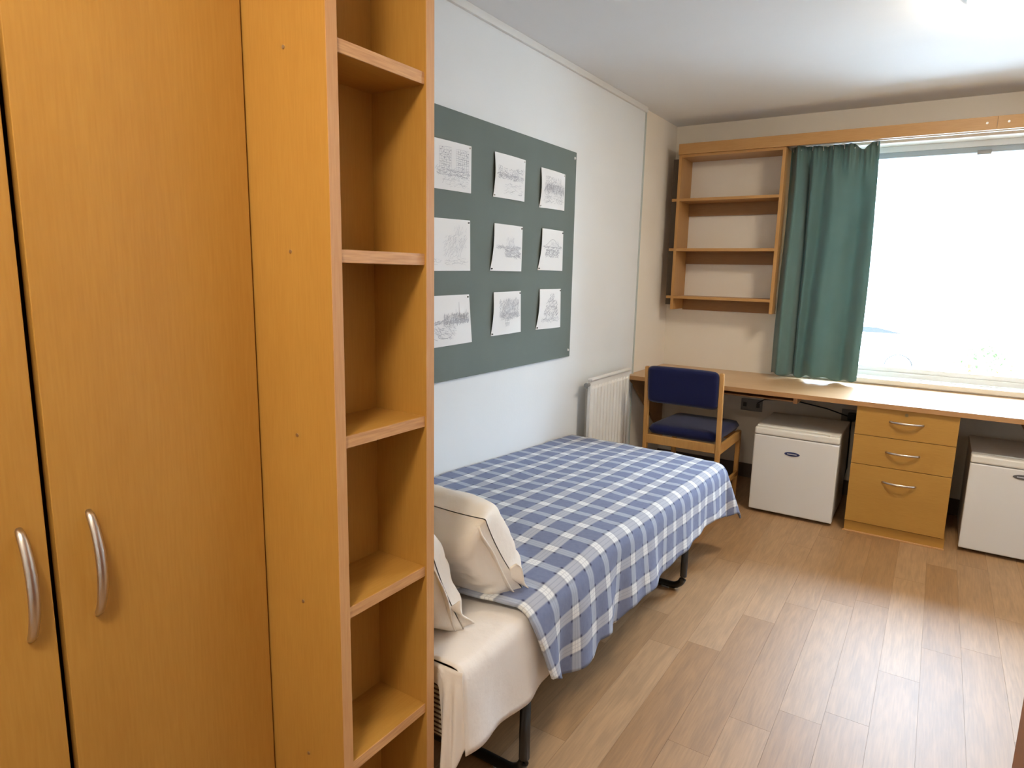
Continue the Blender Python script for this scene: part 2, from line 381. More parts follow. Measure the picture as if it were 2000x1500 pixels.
LBL = {'buildings': 'pencil drawing of two tall buildings, top row beside the bookcase',
 'skyline': 'pale pencil skyline drawing, middle of the top row on the board',
 'block': 'pencil drawing of a dark city block, top right on the board',
 'faint': 'very faint pencil drawing, middle row beside the bookcase',
 'river': 'pencil drawing of a river bank, centre of the board',
 'hill': 'pencil drawing of a hill above water, middle row at the right',
 'harbour': 'pencil drawing of a harbour with masts, bottom row beside the bookcase',
 'street': 'pencil drawing of a tree-lined street, middle of the bottom row',
 'trees': 'pencil drawing of a dark clump of trees, bottom right on the board'}
def strokes(kind, rnd):
    """pen strokes in 0..1 sheet coordinates (u right, v up): (u0,v0,u1,v1,width)"""
    L = []
    def hatch(u0, u1, v0, v1, n, ang=0, ln=.06, w=.004, dark=.5):
        for _ in range(int(n*1.8)):
            u = rnd.uniform(u0, u1); v = rnd.uniform(v0, v1); a = ang+rnd.gauss(0, .35); l = ln*rnd.uniform(.4, 1.2)
            L.append((u-math.cos(a)*l/2, v-math.sin(a)*l/2*1.3, u+math.cos(a)*l/2, v+math.sin(a)*l/2*1.3, w*rnd.uniform(.6, 1.3), rnd.random() < dark))
    def block(u0, u1, v0, v1, rows, colsn, d=.5):
        for i in range(rows+1):
            v = v0+(v1-v0)*i/rows; L.append((u0, v+rnd.gauss(0, .004), u1, v+rnd.gauss(0, .008), .004, rnd.random() < d))
        for j in range(colsn+1):
            u = u0+(u1-u0)*j/colsn; L.append((u, v0, u+rnd.gauss(0, .004), v1, .004, rnd.random() < d))
        for _ in range(rows*colsn):
            u = rnd.uniform(u0, u1-.02); v = rnd.uniform(v0, v1); L.append((u, v, u+.02, v+.004, .012, rnd.random() < d))
    if kind == 'buildings':
        block(.22, .50, .42, .85, 9, 5, .3); block(.62, .93, .40, .86, 10, 6, .3); hatch(.15, .95, .30, .45, 70, 0, .10, .005, .4); hatch(.3, .95, .08, .3, 40, .2, .08, .003, .1)
    elif kind == 'skyline':
        block(.10, .20, .50, .72, 4, 2, .9); block(.25, .75, .52, .68, 4, 9, .3); hatch(.1, .95, .44, .56, 70, 0, .10, .006, .5); hatch(.3, .9, .12, .36, 25, 0, .12, .003, .1); hatch(.7, .95, .60, .75, 14, 0, .1, .005, .4)
    elif kind == 'block':
        block(.16, .80, .55, .82, 7, 9, .5); hatch(.10, .98, .40, .64, 170, 1.3, .07, .006, .8); hatch(.1, .95, .15, .36, 40, 0, .12, .004, .3)
    elif kind == 'faint':
        hatch(.35, .8, .28, .68, 60, .9, .08, .003, 0.); hatch(.6, .9, .45, .85, 30, 1.2, .08, .003, 0.); hatch(.1, .9, .12, .25, 20, 0, .12, .003, 0.)
    elif kind == 'river':
        hatch(.1, .95, .48, .54, 50, 0, .12, .004, .5); hatch(.4, .95, .30, .48, 70, -.2, .13, .005, .5); hatch(.4, .7, .54, .72, 40, 1.2, .05, .003, .2)
    elif kind == 'hill':
        for i in range(26):
            a, b = i/26, (i+1)/26; fz = lambda t: .60+.16*math.sin(PI*min(1, t*1.25))**1.5
            L.append((.15+.8*a, fz(a), .15+.8*b, fz(b), .006, True))
        hatch(.1, .95, .55, .58, 30, 0, .12, .005, .7); hatch(.2, .8, .33, .52, 100, .1, .08, .006, .7); hatch(.4, .8, .6, .7, 30, -.8, .06, .003, .2)
    elif kind == 'harbour':
        L.append((.72, .52, .72, .86, .005, True)); L.append((.64, .5, .64, .72, .004, True)); L.append((.9, .52, .9, .7, .004, True))
        hatch(.35, .95, .42, .62, 150, 1.2, .06, .006, .8); hatch(.1, .95, .44, .5, 50, 0, .1, .006, .7)
        for i in range(22):
            a = i/22*2*PI; b = (i+1)/22*2*PI
            L.append((.36+.15*math.cos(a), .20+.05*math.sin(a), .36+.15*math.cos(b), .20+.05*math.sin(b), .005, True))
        hatch(.15, .6, .14, .40, 40, -.5, .10, .004, .4)
    elif kind == 'street':
        hatch(.2, .9, .42, .82, 190, 1.0, .07, .005, .45); hatch(.3, .95, .36, .5, 60, 0, .14, .005, .5); block(.42, .56, .20, .36, 4, 2, .5)
    elif kind == 'trees':
        for cx_, cy_, r_ in ((.55, .78, .12), (.45, .62, .16), (.70, .60, .14), (.35, .45, .14), (.55, .42, .18), (.75, .42, .12)):
            for _ in range(44):
                a = rnd.uniform(0, 2*PI); q = r_*math.sqrt(rnd.random()); u, v = cx_+q*math.cos(a), cy_+q*math.sin(a)*.9
                L.append((u-.02, v-.02, u+.02, v+.012, .006, rnd.random() < .7))
        hatch(.15, .9, .18, .28, 30, 0, .14, .004, .3)
    return L
for kd, (row, cl, qd) in Q.items():
    tl, trr, br, bl = [Vector((0, a, b)) for a, b in qd]
    cen = (tl+trr+br+bl)/4
    dw = thing('drawing', LBL[kd], 'drawing', (BX, cen.y, cen.z), 'pencil drawings pinned to the notice board')
    lift = {0: .003, 1: .010, 2: .011}[cl]
    def surf(u, v, off=0.0):
        p = (bl*(1-u)+br*u)*(1-v)+(tl*(1-u)+trr*u)*v
        # held by pins top right and bottom left; the free edges bow away from the board
        b = lift*(math.sin(PI*u)*.55+(1-u)**2*(math.sin(PI*min(1, v*1.02))*.8+.35*v))
        return (BX+.0012+b+off, p.y, p.z)
    o = B().grid(lambda u, v: surf(u, v), 10, 8).link('sheet', M['paper'], dw, False, recalc=False)
    solidify(o, .0004, 0)
    rnd = random.Random(kd)
    for nm, mt, flag in (('pencil_lines', M['pencil'], False), ('dark_pencil_lines', M['pencil_dark'], True)):
        g = B(); cnt = 0
        for (u0, v0, u1, v1, w, dk) in strokes(kd, rnd if flag is False else random.Random(kd)):
            if bool(dk) != flag: continue
            ok = all(.03 < q < .97 for q in (u0, v0, u1, v1))
            if not ok: continue
            du, dv = u1-u0, (v1-v0)*.75; ll = math.hypot(du, dv) or 1; nx, ny = -dv/ll*w*.62, du/ll*w*.62/.75
            vs = [g.bm.verts.new(surf(a, b, .0009)) for a, b in ((u0-nx, v0-ny), (u1-nx, v1-ny), (u1+nx, v1+ny), (u0+nx, v0+ny))]
            g.bm.faces.new(vs); cnt += 1
        if cnt:
            o = g.link(nm, mt, dw, recalc=False); o['kind'] = 'stuff'
        else: g.bm.free()
    for u, v in ((.955, .95), (.03, .045)):
        p = Vector(surf(u, v)); B().cyl((p.x+.003, p.y, p.z), .0034, .006, 'x', 10, r2=.0028).link('push_pin', M['pin_dark'] if row else M['pin'], dw)

# ---------------------------------------------------------------- radiator
rd = thing('radiator', 'white ribbed panel radiator on the left wall beside the desk', 'radiator', (-1.66, 3.58, .25))
RY0, RY1, RZ0, RZ1 = 3.315, 3.875, .24, .835
nf = 12; prof = []
for i in range(nf):
    a = RY0+.012+(RY1-RY0-.024)*i/nf; w = (RY1-RY0-.024)/nf
    prof += [(a+w*.10, 0), (a+w*.28, .010), (a+w*.66, .010), (a+w*.84, 0)]
pl = [(RY0, 0)]+prof+[(RY1, 0)]
g = B(); rows = [(RZ0, 0), (RZ0+.035, 0), (RZ0+.05, 1), (RZ1-.06, 1), (RZ1-.045, 0), (RZ1-.012, 0)]
vv = [[g.bm.verts.new((-1.617+d*kf, y, z)) for (y, d) in pl] for z, kf in rows]
for a, b in zip(vv, vv[1:]):
    for i in range(len(pl)-1): g.bm.faces.new((a[i], a[i+1], b[i+1], b[i]))
g.box(-1.635, -1.618, RY0, RY1, RZ0, RZ1-.012, .002); g.link('front_panel', M['radiator'], rd)
g = B(); g.box(-1.637, -1.606, RY0-.001, RY1+.001, RZ1-.012, RZ1, .004); g.link('top_channel', M['radiator'], rd)
g = B(); g.cyl((-1.628, RY0-.016, .800), .010, .036, 'y', 12); g.cyl((-1.628, RY0-.032, .800), .014, .012, 'y', 12, bev=.002); g.link('bleed_valve', M['grey_plastic'], rd)
g = B(); g.tube([(-1.628, RY0+.004, .27), (-1.628, RY0-.045, .27), (-1.628, RY0-.05, .25), (-1.628, RY0-.05, .0)], .008, 10); g.link('pipe', M['radiator'], rd)
for ya in (3.42, 3.72): B().box(-1.6995, -1.635, ya, ya+.03, .35, .75).link('wall_bracket', M['radiator'], rd)

# ---------------------------------------------------------------- desk top, drawers, trays
ZD, ZDB, YD = .762, .735, 4.02
dk = thing('desk', 'long beech laminate desk top running under the window', 'desk', (-.1, 4.38, 0))
B().box(XL-.008, XR-.003, YD+.002, YF-.002, ZDB, ZD, .0008).link('worktop', M['desk'], dk)
B().box(XL-.008, XR-.003, YD, YD+.002, ZDB, ZD).link('front_edge', M['deskedge'], dk)
B().prism([(4.06, ZDB), (4.70, ZDB), (4.70, .30), (4.62, .30)], 'x', XL+.0, XL+.018).link('end_bracket', M['darkrail'], dk)
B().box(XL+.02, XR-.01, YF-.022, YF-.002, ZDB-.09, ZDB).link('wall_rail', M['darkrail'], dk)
for x0_, x1_, nm in ((-1.50, -.640, 'a'), (.425, 1.25, 'b')):
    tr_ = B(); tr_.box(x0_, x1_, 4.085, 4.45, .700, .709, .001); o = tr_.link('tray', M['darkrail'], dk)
    for xs in (x0_, x1_-.022): B().box(xs, xs+.022, 4.075, 4.45, .694, ZDB, .001).link('tray_runner', M['deskedge'], dk)
DX0, DX1, YDR = -.322, .155, 4.035
dw = thing('drawer_unit', 'beech three-drawer pedestal under the desk between two white fridges', 'drawers', (-.08, 4.3, 0))
g = B(); g.box(DX0+.002, DX0+.02, YDR+.019, 4.60, .06, ZDB); g.box(DX1-.02, DX1-.002, YDR+.019, 4.60, .06, ZDB); g.box(DX0+.02, DX1-.02, YDR+.03, 4.60, .06, .08)
g.box(DX0+.02, DX1-.02, 4.58, 4.60, .08, ZDB); g.box(DX0+.02, DX1-.02, YDR+.03, 4.58, ZDB-.02, ZDB); g.link('carcass', M['beech'], dw)
B().box(DX0, DX1+.006, YDR+.012, 4.58, 0, .06).link('plinth', M['beech_x'], dw)
B().box(DX0-.006, DX1+.008, YDR+.002, YDR+.012, 0, .008, .002).link('plinth_strip', M['edge'], dw)
for z0, z1_, hz in ((.5745, .733, .665), (.407, .5715, .493), (.066, .404, .323)):
    d = B().box(DX0, DX1, YDR, YDR+.018, z0, z1_, .0012).link('drawer', M['beech_x'], dw)
    h = B(); n = 18; pts = []
    for i in range(n+1):
        a = i/n*2-1; pts.append((-.0795+.079*a, YDR-.0265*(1-a*a)**.7+.001, hz))
    h.tube(pts, .0048, 10, 1.25); h.link('handle', M['steel'], d, True)
    if z0 > .5: B().cyl((-.083, YDR-.002, .7105), .0085, .006, 'y', 16, bev=.001).link('lock', M['brass'], d)

# ---------------------------------------------------------------- fridges
def fridge(name, label, x0, x1, y0, badge_x, badge_z, badge_m, zt, grp=None):
    t = thing(name, label, 'fridge', ((x0+x1)/2, y0+.22, 0))
    B().box(x0+.004, x1-.004, y0+.052, y0+.50, .022, zt-.024, .006).link('cabinet', M['fridge'], t)
    B().box(x0+.002, x1-.002, y0+.050, y0+.50, zt-.024, zt, .006).link('top_cover', M['fridge_trim'], t)
    B().box(x0, x1, y0, y0+.045, .020, zt-.050, .007).link('door', M['fridge'], t)
    B().box(x0, x1, y0-.001, y0+.047, zt-.047, zt-.006, .009).link('door_trim', M['fridge_trim'], t)
    B().box(x0+.012, x1-.012, y0+.045, y0+.052, .03, zt-.03).link('door_seal', M['grey_plastic'], t)
    g = B(); g.box(x1-.055, x1-.004, y0+.004, y0+.06, zt-.008, zt+.004, .003); g.link('hinge_cover', M['fridge_trim'], t)
    for fx in (x0+.03, x1-.03):
        for fy in (y0+.07, y0+.46): B().cyl((fx, fy, .011), .016, .022, 'z', 12).link('foot', M['black'], t)
    q = bmesh.new(); bmesh.ops.create_cone(q, cap_ends=True, segments=32, radius1=1, radius2=.96, depth=1)
    bmesh.ops.transform(q, matrix=Matrix.Translation((badge_x, y0-.0012, badge_z)) @ Matrix.Diagonal((.043, .003, .0125, 1)) @ Matrix.Rotation(PI/2, 4, 'X'), verts=q.verts)
    b_ = B().merge(q).link('badge', badge_m, t)
    B().box(badge_x-.026, badge_x+.026, y0-.0036, y0-.0026, badge_z-.0025, badge_z+.0025).link('badge_print', M['badge_line'], b_)
    return t
fridge('fridge', 'small white fridge with blue oval badge left of the drawers', -.855, -.388, 4.035, -.634, .397, M['badge'], .540)
fridge('fridge', 'small white fridge right of the drawers, partly cut by the picture edge', .225, .695, 4.09, .452, .452, M['badge2'], .540)

# sockets, plug and cables
sk = thing('socket', 'double wall socket under the desk behind the chair', 'socket', (-1.04, YF, .53))
B().box(-1.113, -.967, YF-.010, YF-.0005, .487, .573, .003).link('face_plate', M['grey_plastic'], sk)
for xs in (-1.085, -1.04+.045): B().box(xs-.012, xs+.012, YF-.016, YF-.010, .515, .545, .002).link('switch', M['pin_dark'], sk)
pg = thing('power_cable', 'black plug and cable hanging between the left fridge and the drawers', 'cable', (-.39, YF-.03, .5))
B().box(-.465, -.325, YF-.010, YF-.0005, .500, .580, .003).link('wall_plate', M['grey_plastic'], pg)
g = B(); g.box(-.425, -.375, YF-.055, YF-.010, .515, .565, .010); g.link('plug', M['black'], pg)
g = B(); g.tube([(-.40, YF-.05, .516), (-.40, YF-.065, .47), (-.398, YF-.06, .38), (-.396, YF-.055, .2), (-.41, YF-.06, .08), (-.44, YF-.07, .03), (-.52, YF-.08, .012)], .0045, 8); g.link('cord', M['black'], pg, True)
g = B(); g.tube([(-.425, YF-.035, .54), (-.55, YF-.045, .575), (-.75, YF-.03, .60), (-.95, YF-.03, .585), (-1.0, YF-.02, .55)], .004, 8); g.link('lead', M['black'], pg, True)

# ---------------------------------------------------------------- wall shelves and pelmet
YS = 4.51
ws = thing('shelf_unit', 'wooden wall shelves with three open shelves in the corner above the desk', 'shelves', (-1.27, YF, 1.2))
B().box(-1.604, -1.584, YS, YF-.001, 1.188, 2.236, .001).link('upright', M['shelfwood_z'], ws)
B().box(-.934, -.914, YS, YF-.001, 1.188, 2.236, .001).link('upright', M['shelfwood_z'], ws)
for z in (1.948, 1.612, 1.283):
    g = B(); g.prism([(-1.584, YS+.001), (-.934, YS+.001), (-.934, YF-.001), (-1.584, YF-.001)], 'z', z-.018, z)
    g.box(-1.640, -1.604, YS+.006, YS+.034, z-.018, z, .001); g.link('shelf', M['shelfwood'], ws)
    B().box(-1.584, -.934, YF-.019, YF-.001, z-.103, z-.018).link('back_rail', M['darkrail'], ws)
B().box(-1.652, -1.606, 4.545, 4.560, 1.22, 2.215).link('side_shade_filler', M['shade_board'], ws)  # added strip, coloured dark as the shaded gap between upright and wall
B().box(-1.584, -.934, YS+.001, YF-.001, 2.220, 2.236).link('top_board', M['shelfwood'], ws)
pm = thing('pelmet', 'long beech pelmet board above the window, joined to the shelves', 'pelmet', (0, YS, 2.27))
B().box(-1.604, .150, YS-.018, YS, 2.236, 2.305, .001).link('board', M['shelfwood'], pm)
B().box(.151, XR-.005, YS-.018, YS, 2.236, 2.305, .001).link('board', M['shelfwood'], pm)
B().box(-1.604, XR-.005, YS, YF-.001, 2.2895, 2.305).link('top_board', M['shelfwood'], pm)
for xs in (.105, .20): B().cyl((xs, YS-.0185, 2.272), .006, .002, 'y', 14).link('screw_cap', M['pin'], pm)
rl = thing('curtain_rail', 'white curtain rail under the pelmet along the window head', 'curtain rail', (0, 4.60, 2.25))
B().box(-.905, 1.20, 4.595, 4.617, 2.2445, 2.262, .002).link('track', M['white_trim'], rl)
for xs in (-.75, -.2, .35, .9): B().box(xs-.012, xs+.012, 4.600, 4.612, 2.262, 2.289).link('bracket', M['white_trim'], rl)

# ---------------------------------------------------------------- curtain
cu = thing('curtain', 'dark green gathered curtain hanging at the left side of the window', 'curtain', (-.65, 4.61, .77))
def curtain(u, v):       # u across 0..1, v down 0..1
    xl = -.905+.004*math.sin(6*v); xr = -.408+.030*math.sin(PI*v)*.5+.020*v
    wob = .012*math.sin(2*PI*u*1.0+v*2.0)
    x = xl+(xr-xl)*u+wob*math.sin(PI*u)*v
    a = 1-sm(v, .0, .28)
    gath = .008*math.sin(2*PI*u*17)*(1-sm(v, .0, .14))+.016*math.sin(2*PI*(u*5.2+.1))*a                    # pencil pleats under the tape
    ph = u+.02*math.sin(3*v)
    main = (.038*math.sin(2*PI*(ph*2.3+.15*v+.30))+.010*math.sin(2*PI*(ph*4.7+.2+.35*v)))*(.25+.75*sm(v, .05, .45))
    fold = -.060*math.exp(-((u-.10)/.050)**2)*(.6+.4*v)+.075*math.exp(-((u-.215-.03*v)/.028)**2)*sm(v, .0, .15)
    swag = .034*math.exp(-((u-.52-.12*v)/.11)**2)*math.sin(PI*min(1, v*2.6))**2*(1 if v < .385 else 0)
    crease = .006*noise.noise(Vector((u*7, v*9, 1.3)))+.010*noise.noise(Vector((u*3+v*2, v*3.5, 4.1)))
    y = 4.610+gath+main+fold-swag+crease
    ztop = 2.246-.006*math.sin(PI*u)-.036*math.exp(-((u-.83)/.07)**2)*1.0+.0*u
    if u > .95: ztop += .0
    zbot = .786+.010*math.sin(2*PI*u*2.1+.6)+.012*(1-u)*0+.008*math.sin(2*PI*u*5)
    z = ztop+(zbot-ztop)*v
    return (x, min(y, 4.70), z)
o = B().grid(curtain, 150, 90).link('cloth', M['curtain'], cu, True, recalc=False); solidify(o, .002, 0)
o = B().grid(lambda u, v: (curtain(u, v*.035)[0], curtain(u, v*.035)[1]+.004, curtain(u, .004+v*.033)[2]), 120, 2).link('heading_tape', M['curtain'], cu, True, recalc=False)
for i in range(9):
    u = .02+.96*i/8; p = curtain(u, .004)
    if .74 < u < .93: continue
    B().tube([(p[0], p[1]-.004, p[2]-.02), (p[0], 4.604, p[2]), (p[0], 4.606, 2.2455)], .0018, 6).link('hook', M['white_trim'], cu)

# ---------------------------------------------------------------- chair
ch = thing('chair', 'beech frame chair with navy upholstered seat and back, pushed under the desk', 'chair', (-1.2, 4.0, 0))
CL, CR, CY = -1.444, -.975, 3.72     # outer faces of the back posts, plane of the posts
def post(x):
    g = B(); pr = [(CY-.030, .885), (CY-.002, .885), (CY+.022, .60), (CY+.034, .44), (CY+.030, .30), (CY+.012, 0), (CY-.020, 0), (CY-.004, .30), (CY-.006, .44), (CY-.014, .60)]
    g.prism(pr, 'x', x, x+.024, .004); return g
post(CL).link('leg', M['chairwood'], ch); post(CR-.024).link('leg', M['chairwood'], ch)
FX0, FX1, FY = CL+.010, CR-.010, 4.235
for x_ in (FX0, FX1-.026): B().prism([(FY, 0), (FY+.030, 0), (FY+.030, .448), (FY-.008, .448)], 'x', x_, x_+.026, .004).link('leg', M['chairwood'], ch)
B().box(CL+.024, CR-.024, CY-.002, CY+.020, .408, .462, .003).link('rear_rail', M['chairwood'], ch)
B().box(FX0+.026, FX1-.026, FY-.004, FY+.016, .385, .440, .003).link('front_rail', M['chairwood'], ch)
for x_ in (CL+.003, CR-.025): B().box(x_, x_+.020, CY+.030, FY-.006, .395, .450, .003).link('side_rail', M['chairwood'], ch)
for x_ in (CL+.006, CR-.024): B().box(x_, x_+.016, CY+.018, FY+.004, .150, .180, .003).link('stretcher', M['chairwood'], ch)
g = B()
def cushion(nx, ny, x0, x1, y0, y1, z0, th, lean=0, vertical=False, p=5.0):
    def f(u, v, sgn):
        a = u*2-1; b = v*2-1
        # rounded-square footprint
        m_ = max(abs(a), abs(b)); 
        if m_ > 0:
            L_ = (abs(a)**p+abs(b)**p)**(1/p); kf = m_/L_ if L_ else 1
            a2, b2 = a*kf, b*kf
        else: a2, b2 = a, b
        h = (1-m_**14)**.5 if m_ < 1 else 0
        hh = sgn*h*th/2
        if vertical:
            z_ = (z0[0]+z0[1])/2+b2*(z0[1]-z0[0])/2; y_ = (y0+y1)/2+hh-lean*(z_-z0[0])+.018*(a2*a2)*-1
            return ((x0+x1)/2+a2*(x1-x0)/2, y_, z_)
        return ((x0+x1)/2+a2*(x1-x0)/2, (y0+y1)/2+b2*(y1-y0)/2, z0+th/2+hh)
    for sgn in (1, -1): g.grid(lambda u, v: f(u, v, sgn), nx, ny)
    bmesh.ops.remove_doubles(g.bm, verts=g.bm.verts, dist=.0004)
cushion(34, 30, CL+.0205, CR-.0205, CY+.001, FY+.040, .456, .066, p=14.0)
for v_ in g.bm.verts: v_.co.z -= .045*(v_.co.y-3.95)*.6; v_.co.x += (.018 if v_.co.x < -1.2 else -.018)*0
g.link('seat', M['navy'], ch, True)
g = B(); cushion(28, 18, CL+.022, CR-.022, CY-.012, CY+.030, (.665, .893), .050, lean=.11, vertical=True, p=11)
g.link('backrest', M['navy'], ch, True)

# ---------------------------------------------------------------- bed
bed = thing('bed', 'single bed with black metal U-shaped legs against the left wall', 'bed', (-1.25, 2.1, 0))
EX = -.822; BY0, BY1 = 1.085, 3.245; MZ0, MZ1 = .315, .488
def uleg(y):
    xo, xi = EX-.022, XL+.05; r = .055; pts = [(xo, y, .30)]
    for i in range(7):
        a = i/6*PI/2; pts.append((xo-r+r*math.cos(a), y, .016+r-r*math.sin(a)))
    for i in range(7):
        a = PI/2+i/6*PI/2; pts.append((xi+r+r*math.cos(a), y, .016+r-r*math.sin(a)))
    pts.append((xi, y, .30)); return pts
for y in (1.405, 2.775):
    o = B().tube(uleg(y), .0155, 12).link('leg', M['black_metal'], bed, True)
    for xs in (EX-.10, XL+.16): B().box(xs-.018, xs+.018, y-.016, y+.016, 0, .008, .002).link('foot_pad', M['grey_plastic'], o)
g = B(); g.box(EX-.035, EX-.006, BY0+.01, BY1-.01, .299, .314, .002); g.link('side_rail', M['black_metal'], bed)
B().box(XL+.04, XL+.07, BY0+.01, BY1-.01, .299, .314, .002).link('side_rail', M['black_metal'], bed)
for y in (BY0+.01, BY1-.04): B().box(XL+.07, EX-.035, y, y+.03, .299, .314, .002).link('end_rail', M['black_metal'], bed)
for i in range(13):
    y = BY0+.10+i*.15; B().box(XL+.07, EX-.035, y, y+.055, .296, .310).link('slat', M['black_metal'], bed)
mt = B().box(XL+.012, EX-.004, BY0, BY1, MZ0, MZ1-.004, .022).link('mattress', M['ticking'], None)
tag(mt, 'striped mattress on the black bed frame, covered by the cream sheet', 'mattress')

# sheet: lies on the mattress and hangs over the outer side with a loose corner at the head end
sh = thing('bed_sheet', 'cream cotton sheet hanging over the side of the mattress', 'sheet', (-1.25, 1.6, .5))
def ztop(x, y):
    z = .575-.050*(y-1.9)
    if y < 1.9: z = .575-.030*(1.9-y)*(1 if y > 1.5 else 1.3)
    z += .007*noise.noise(Vector((x*4, y*3, 7)))+.004*noise.noise(Vector((x*11, y*7, 2)))
    z -= .012*sm(x, -1.1, -.86)
    return z
def sheet(u, v):
    # v along the bed from head 0 to foot 1, u across from wall 0 to hem 1
    y = BY0-.004+(BY1-BY0)*v; top = EX-XL-.015
    hemz = .322-.030*sm(y, 1.08, 1.4)+.004*math.sin(y*9)
    drop = .522-hemz; s = u*(top+drop)
    zt = min(.524, ztop(-1.2, max(y, 1.4))-.026)+.004*noise.noise(Vector((u*9, y*5, 0)))+.0035*abs(noise.noise(Vector((u*6+y*9, y*14-u*5, 3))))
    r = .022
    if s < top-r: return (XL+.012+s, y, zt)
    a = (s-(top-r))/(r*PI/2)
    if a < 1:
        return (EX-r+.0+r*math.sin(a*PI/2)-.002, y, zt-r+r*math.cos(a*PI/2))
    d = s-(top-r)-r*PI/2
    dd = d/max(.01, (drop-r*.57))
    fold = .010*dd*math.sin((y-1.08)*28)*math.exp(-(y-1.08)*3.2)+.006*noise.noise(Vector((y*5, d*6, 3)))*dd
    cov = sm(y, 1.36, 1.46)
    return (EX+.001+(fold+.010*dd)*(1-cov)-.004*cov*dd, y, zt-r-d)
o = B().grid(sheet, 70, 150).link('top_cloth', M['sheet'], sh, True, recalc=False); solidify(o, .0025, 1)
# loose corner flap folded round the head end
def flap(u, v):
    p = u**2.0
    xo = EX+.003+.010*v                                   # leaves the hanging side of the sheet here
    x = xo+(XL+.02-xo)*p
    k = sm(x, EX-.062, EX-.040); near = sm(EX+.013-x, 0, .03)
    zb = .468+.006*math.sin(x*40)-(.468-(.334-.075*near))*k
    zt = .521
    out = near*(.008+.012*v*k*math.sin((EX-x)*210)+.010*k*v)
    y = BY0-.004-out*min(1, v*6)
    if v < .12 and k < .5: y = BY0-.004-.010*min(1, v*8)
    return (x, y, zt+(zb-zt)*v)
o = B().grid(flap, 90, 26).link('corner_flap', M['sheet'], sh, True, recalc=False); solidify(o, .0025, 0)

# plaid blanket draped over bed: cloth coordinates -> world
bl_ = thing('blanket', 'blue and white plaid blanket spread over the bed', 'blanket', (-1.2, 2.4, .55))
UX = EX+.014; VY = BY1+.032; RB = .055
def drop_at(v):
    pts = [(1.37, .180), (1.45, .222), (1.58, .246), (1.70, .262), (1.735, .225), (1.83, .240), (1.93, .262), (1.99, .232), (2.15, .222), (2.40, .215), (2.75, .190), (3.0, .176), (3.27, .225), (3.5, .225)]
    for (a, da), (b, db) in zip(pts, pts[1:]):
        if v <= b: t = max(0, (v-a)/(b-a)); return da+(db-da)*t
    return .25
V0, V1 = 1.365, VY+.225
U0 = XL+.014
def bl(u, v):
    y = V0+(V1-V0)*v
    D = drop_at(min(y, VY))
    umax = UX+D+RB*.43
    x = U0+(umax-U0)*u
    a = x-(UX-RB); b = y-(VY-RB)
    def over(s):          # arc-length over the rounded edge -> (out, down)
        if s <= 0: return 0., 0.
        if s < RB*PI/2: t = s/RB; return RB*math.sin(t), RB*(1-math.cos(t))
        return RB, RB+(s-RB*PI/2)
    if b <= 0 or a <= 0:
        ox, dx = over(a); oy, dy = over(b)
        px = (UX-RB+ox) if a > 0 else x; py = (VY-RB+oy) if b > 0 else y
        zz = ztop(min(px, UX), min(py, VY))-dx-dy
        k_ = max(0, a-RB*1.2)/.25; kk = max(0, b-RB*1.2)/.25
        if a > 0:
            fol = (.016*math.sin(2*PI*(y*2.3+.25))+.010*math.sin(2*PI*(y*5.1)))*(1-.55*sm(y, 1.9, 2.3))+.014*noise.noise(Vector((y*4, x*3, 9)))
            px += k_*(.022+fol); py += k_*.012*noise.noise(Vector((y*5, 1, 2)))
            # near end: the corner swings towards the foot as it hangs
            py += .10*k_*math.exp(-((y-V0)/.13)**2)
        if b > 0:
            py += kk*(.004+.010*math.sin(2*PI*x*3.3))
        # pull the near hem in a soft line
        if a <= 0: py -= .035*math.exp(-((y-V0)/.10)**2)*sm(-x, .83, 1.05)
        return (max(px, U0), py, zz)
    s = math.hypot(a, b); th = math.atan2(b, a); o_, d_ = over(s)
    kf = max(0, s-RB*1.2)/.25
    flare = kf*(.022+.070*math.sin(2*th)**2+.014*math.sin(6*th))
    ro = o_+flare
    return (UX-RB+ro*math.cos(th), VY-RB+ro*math.sin(th), ztop(UX, VY)-d_*(1-.22*math.sin(2*th)))
def bluv(u, v):
    y = V0+(V1-V0)*v; D = drop_at(min(y, VY)); x = U0+(UX+D+RB*.43-U0)*u
    return (x+1.05+.054+1.08, y-2.024+.054)
o = B().grid(bl, 110, 170, bluv).link('woven_cloth', M['plaid'], bl_, True, recalc=False); solidify(o, .007, 1)

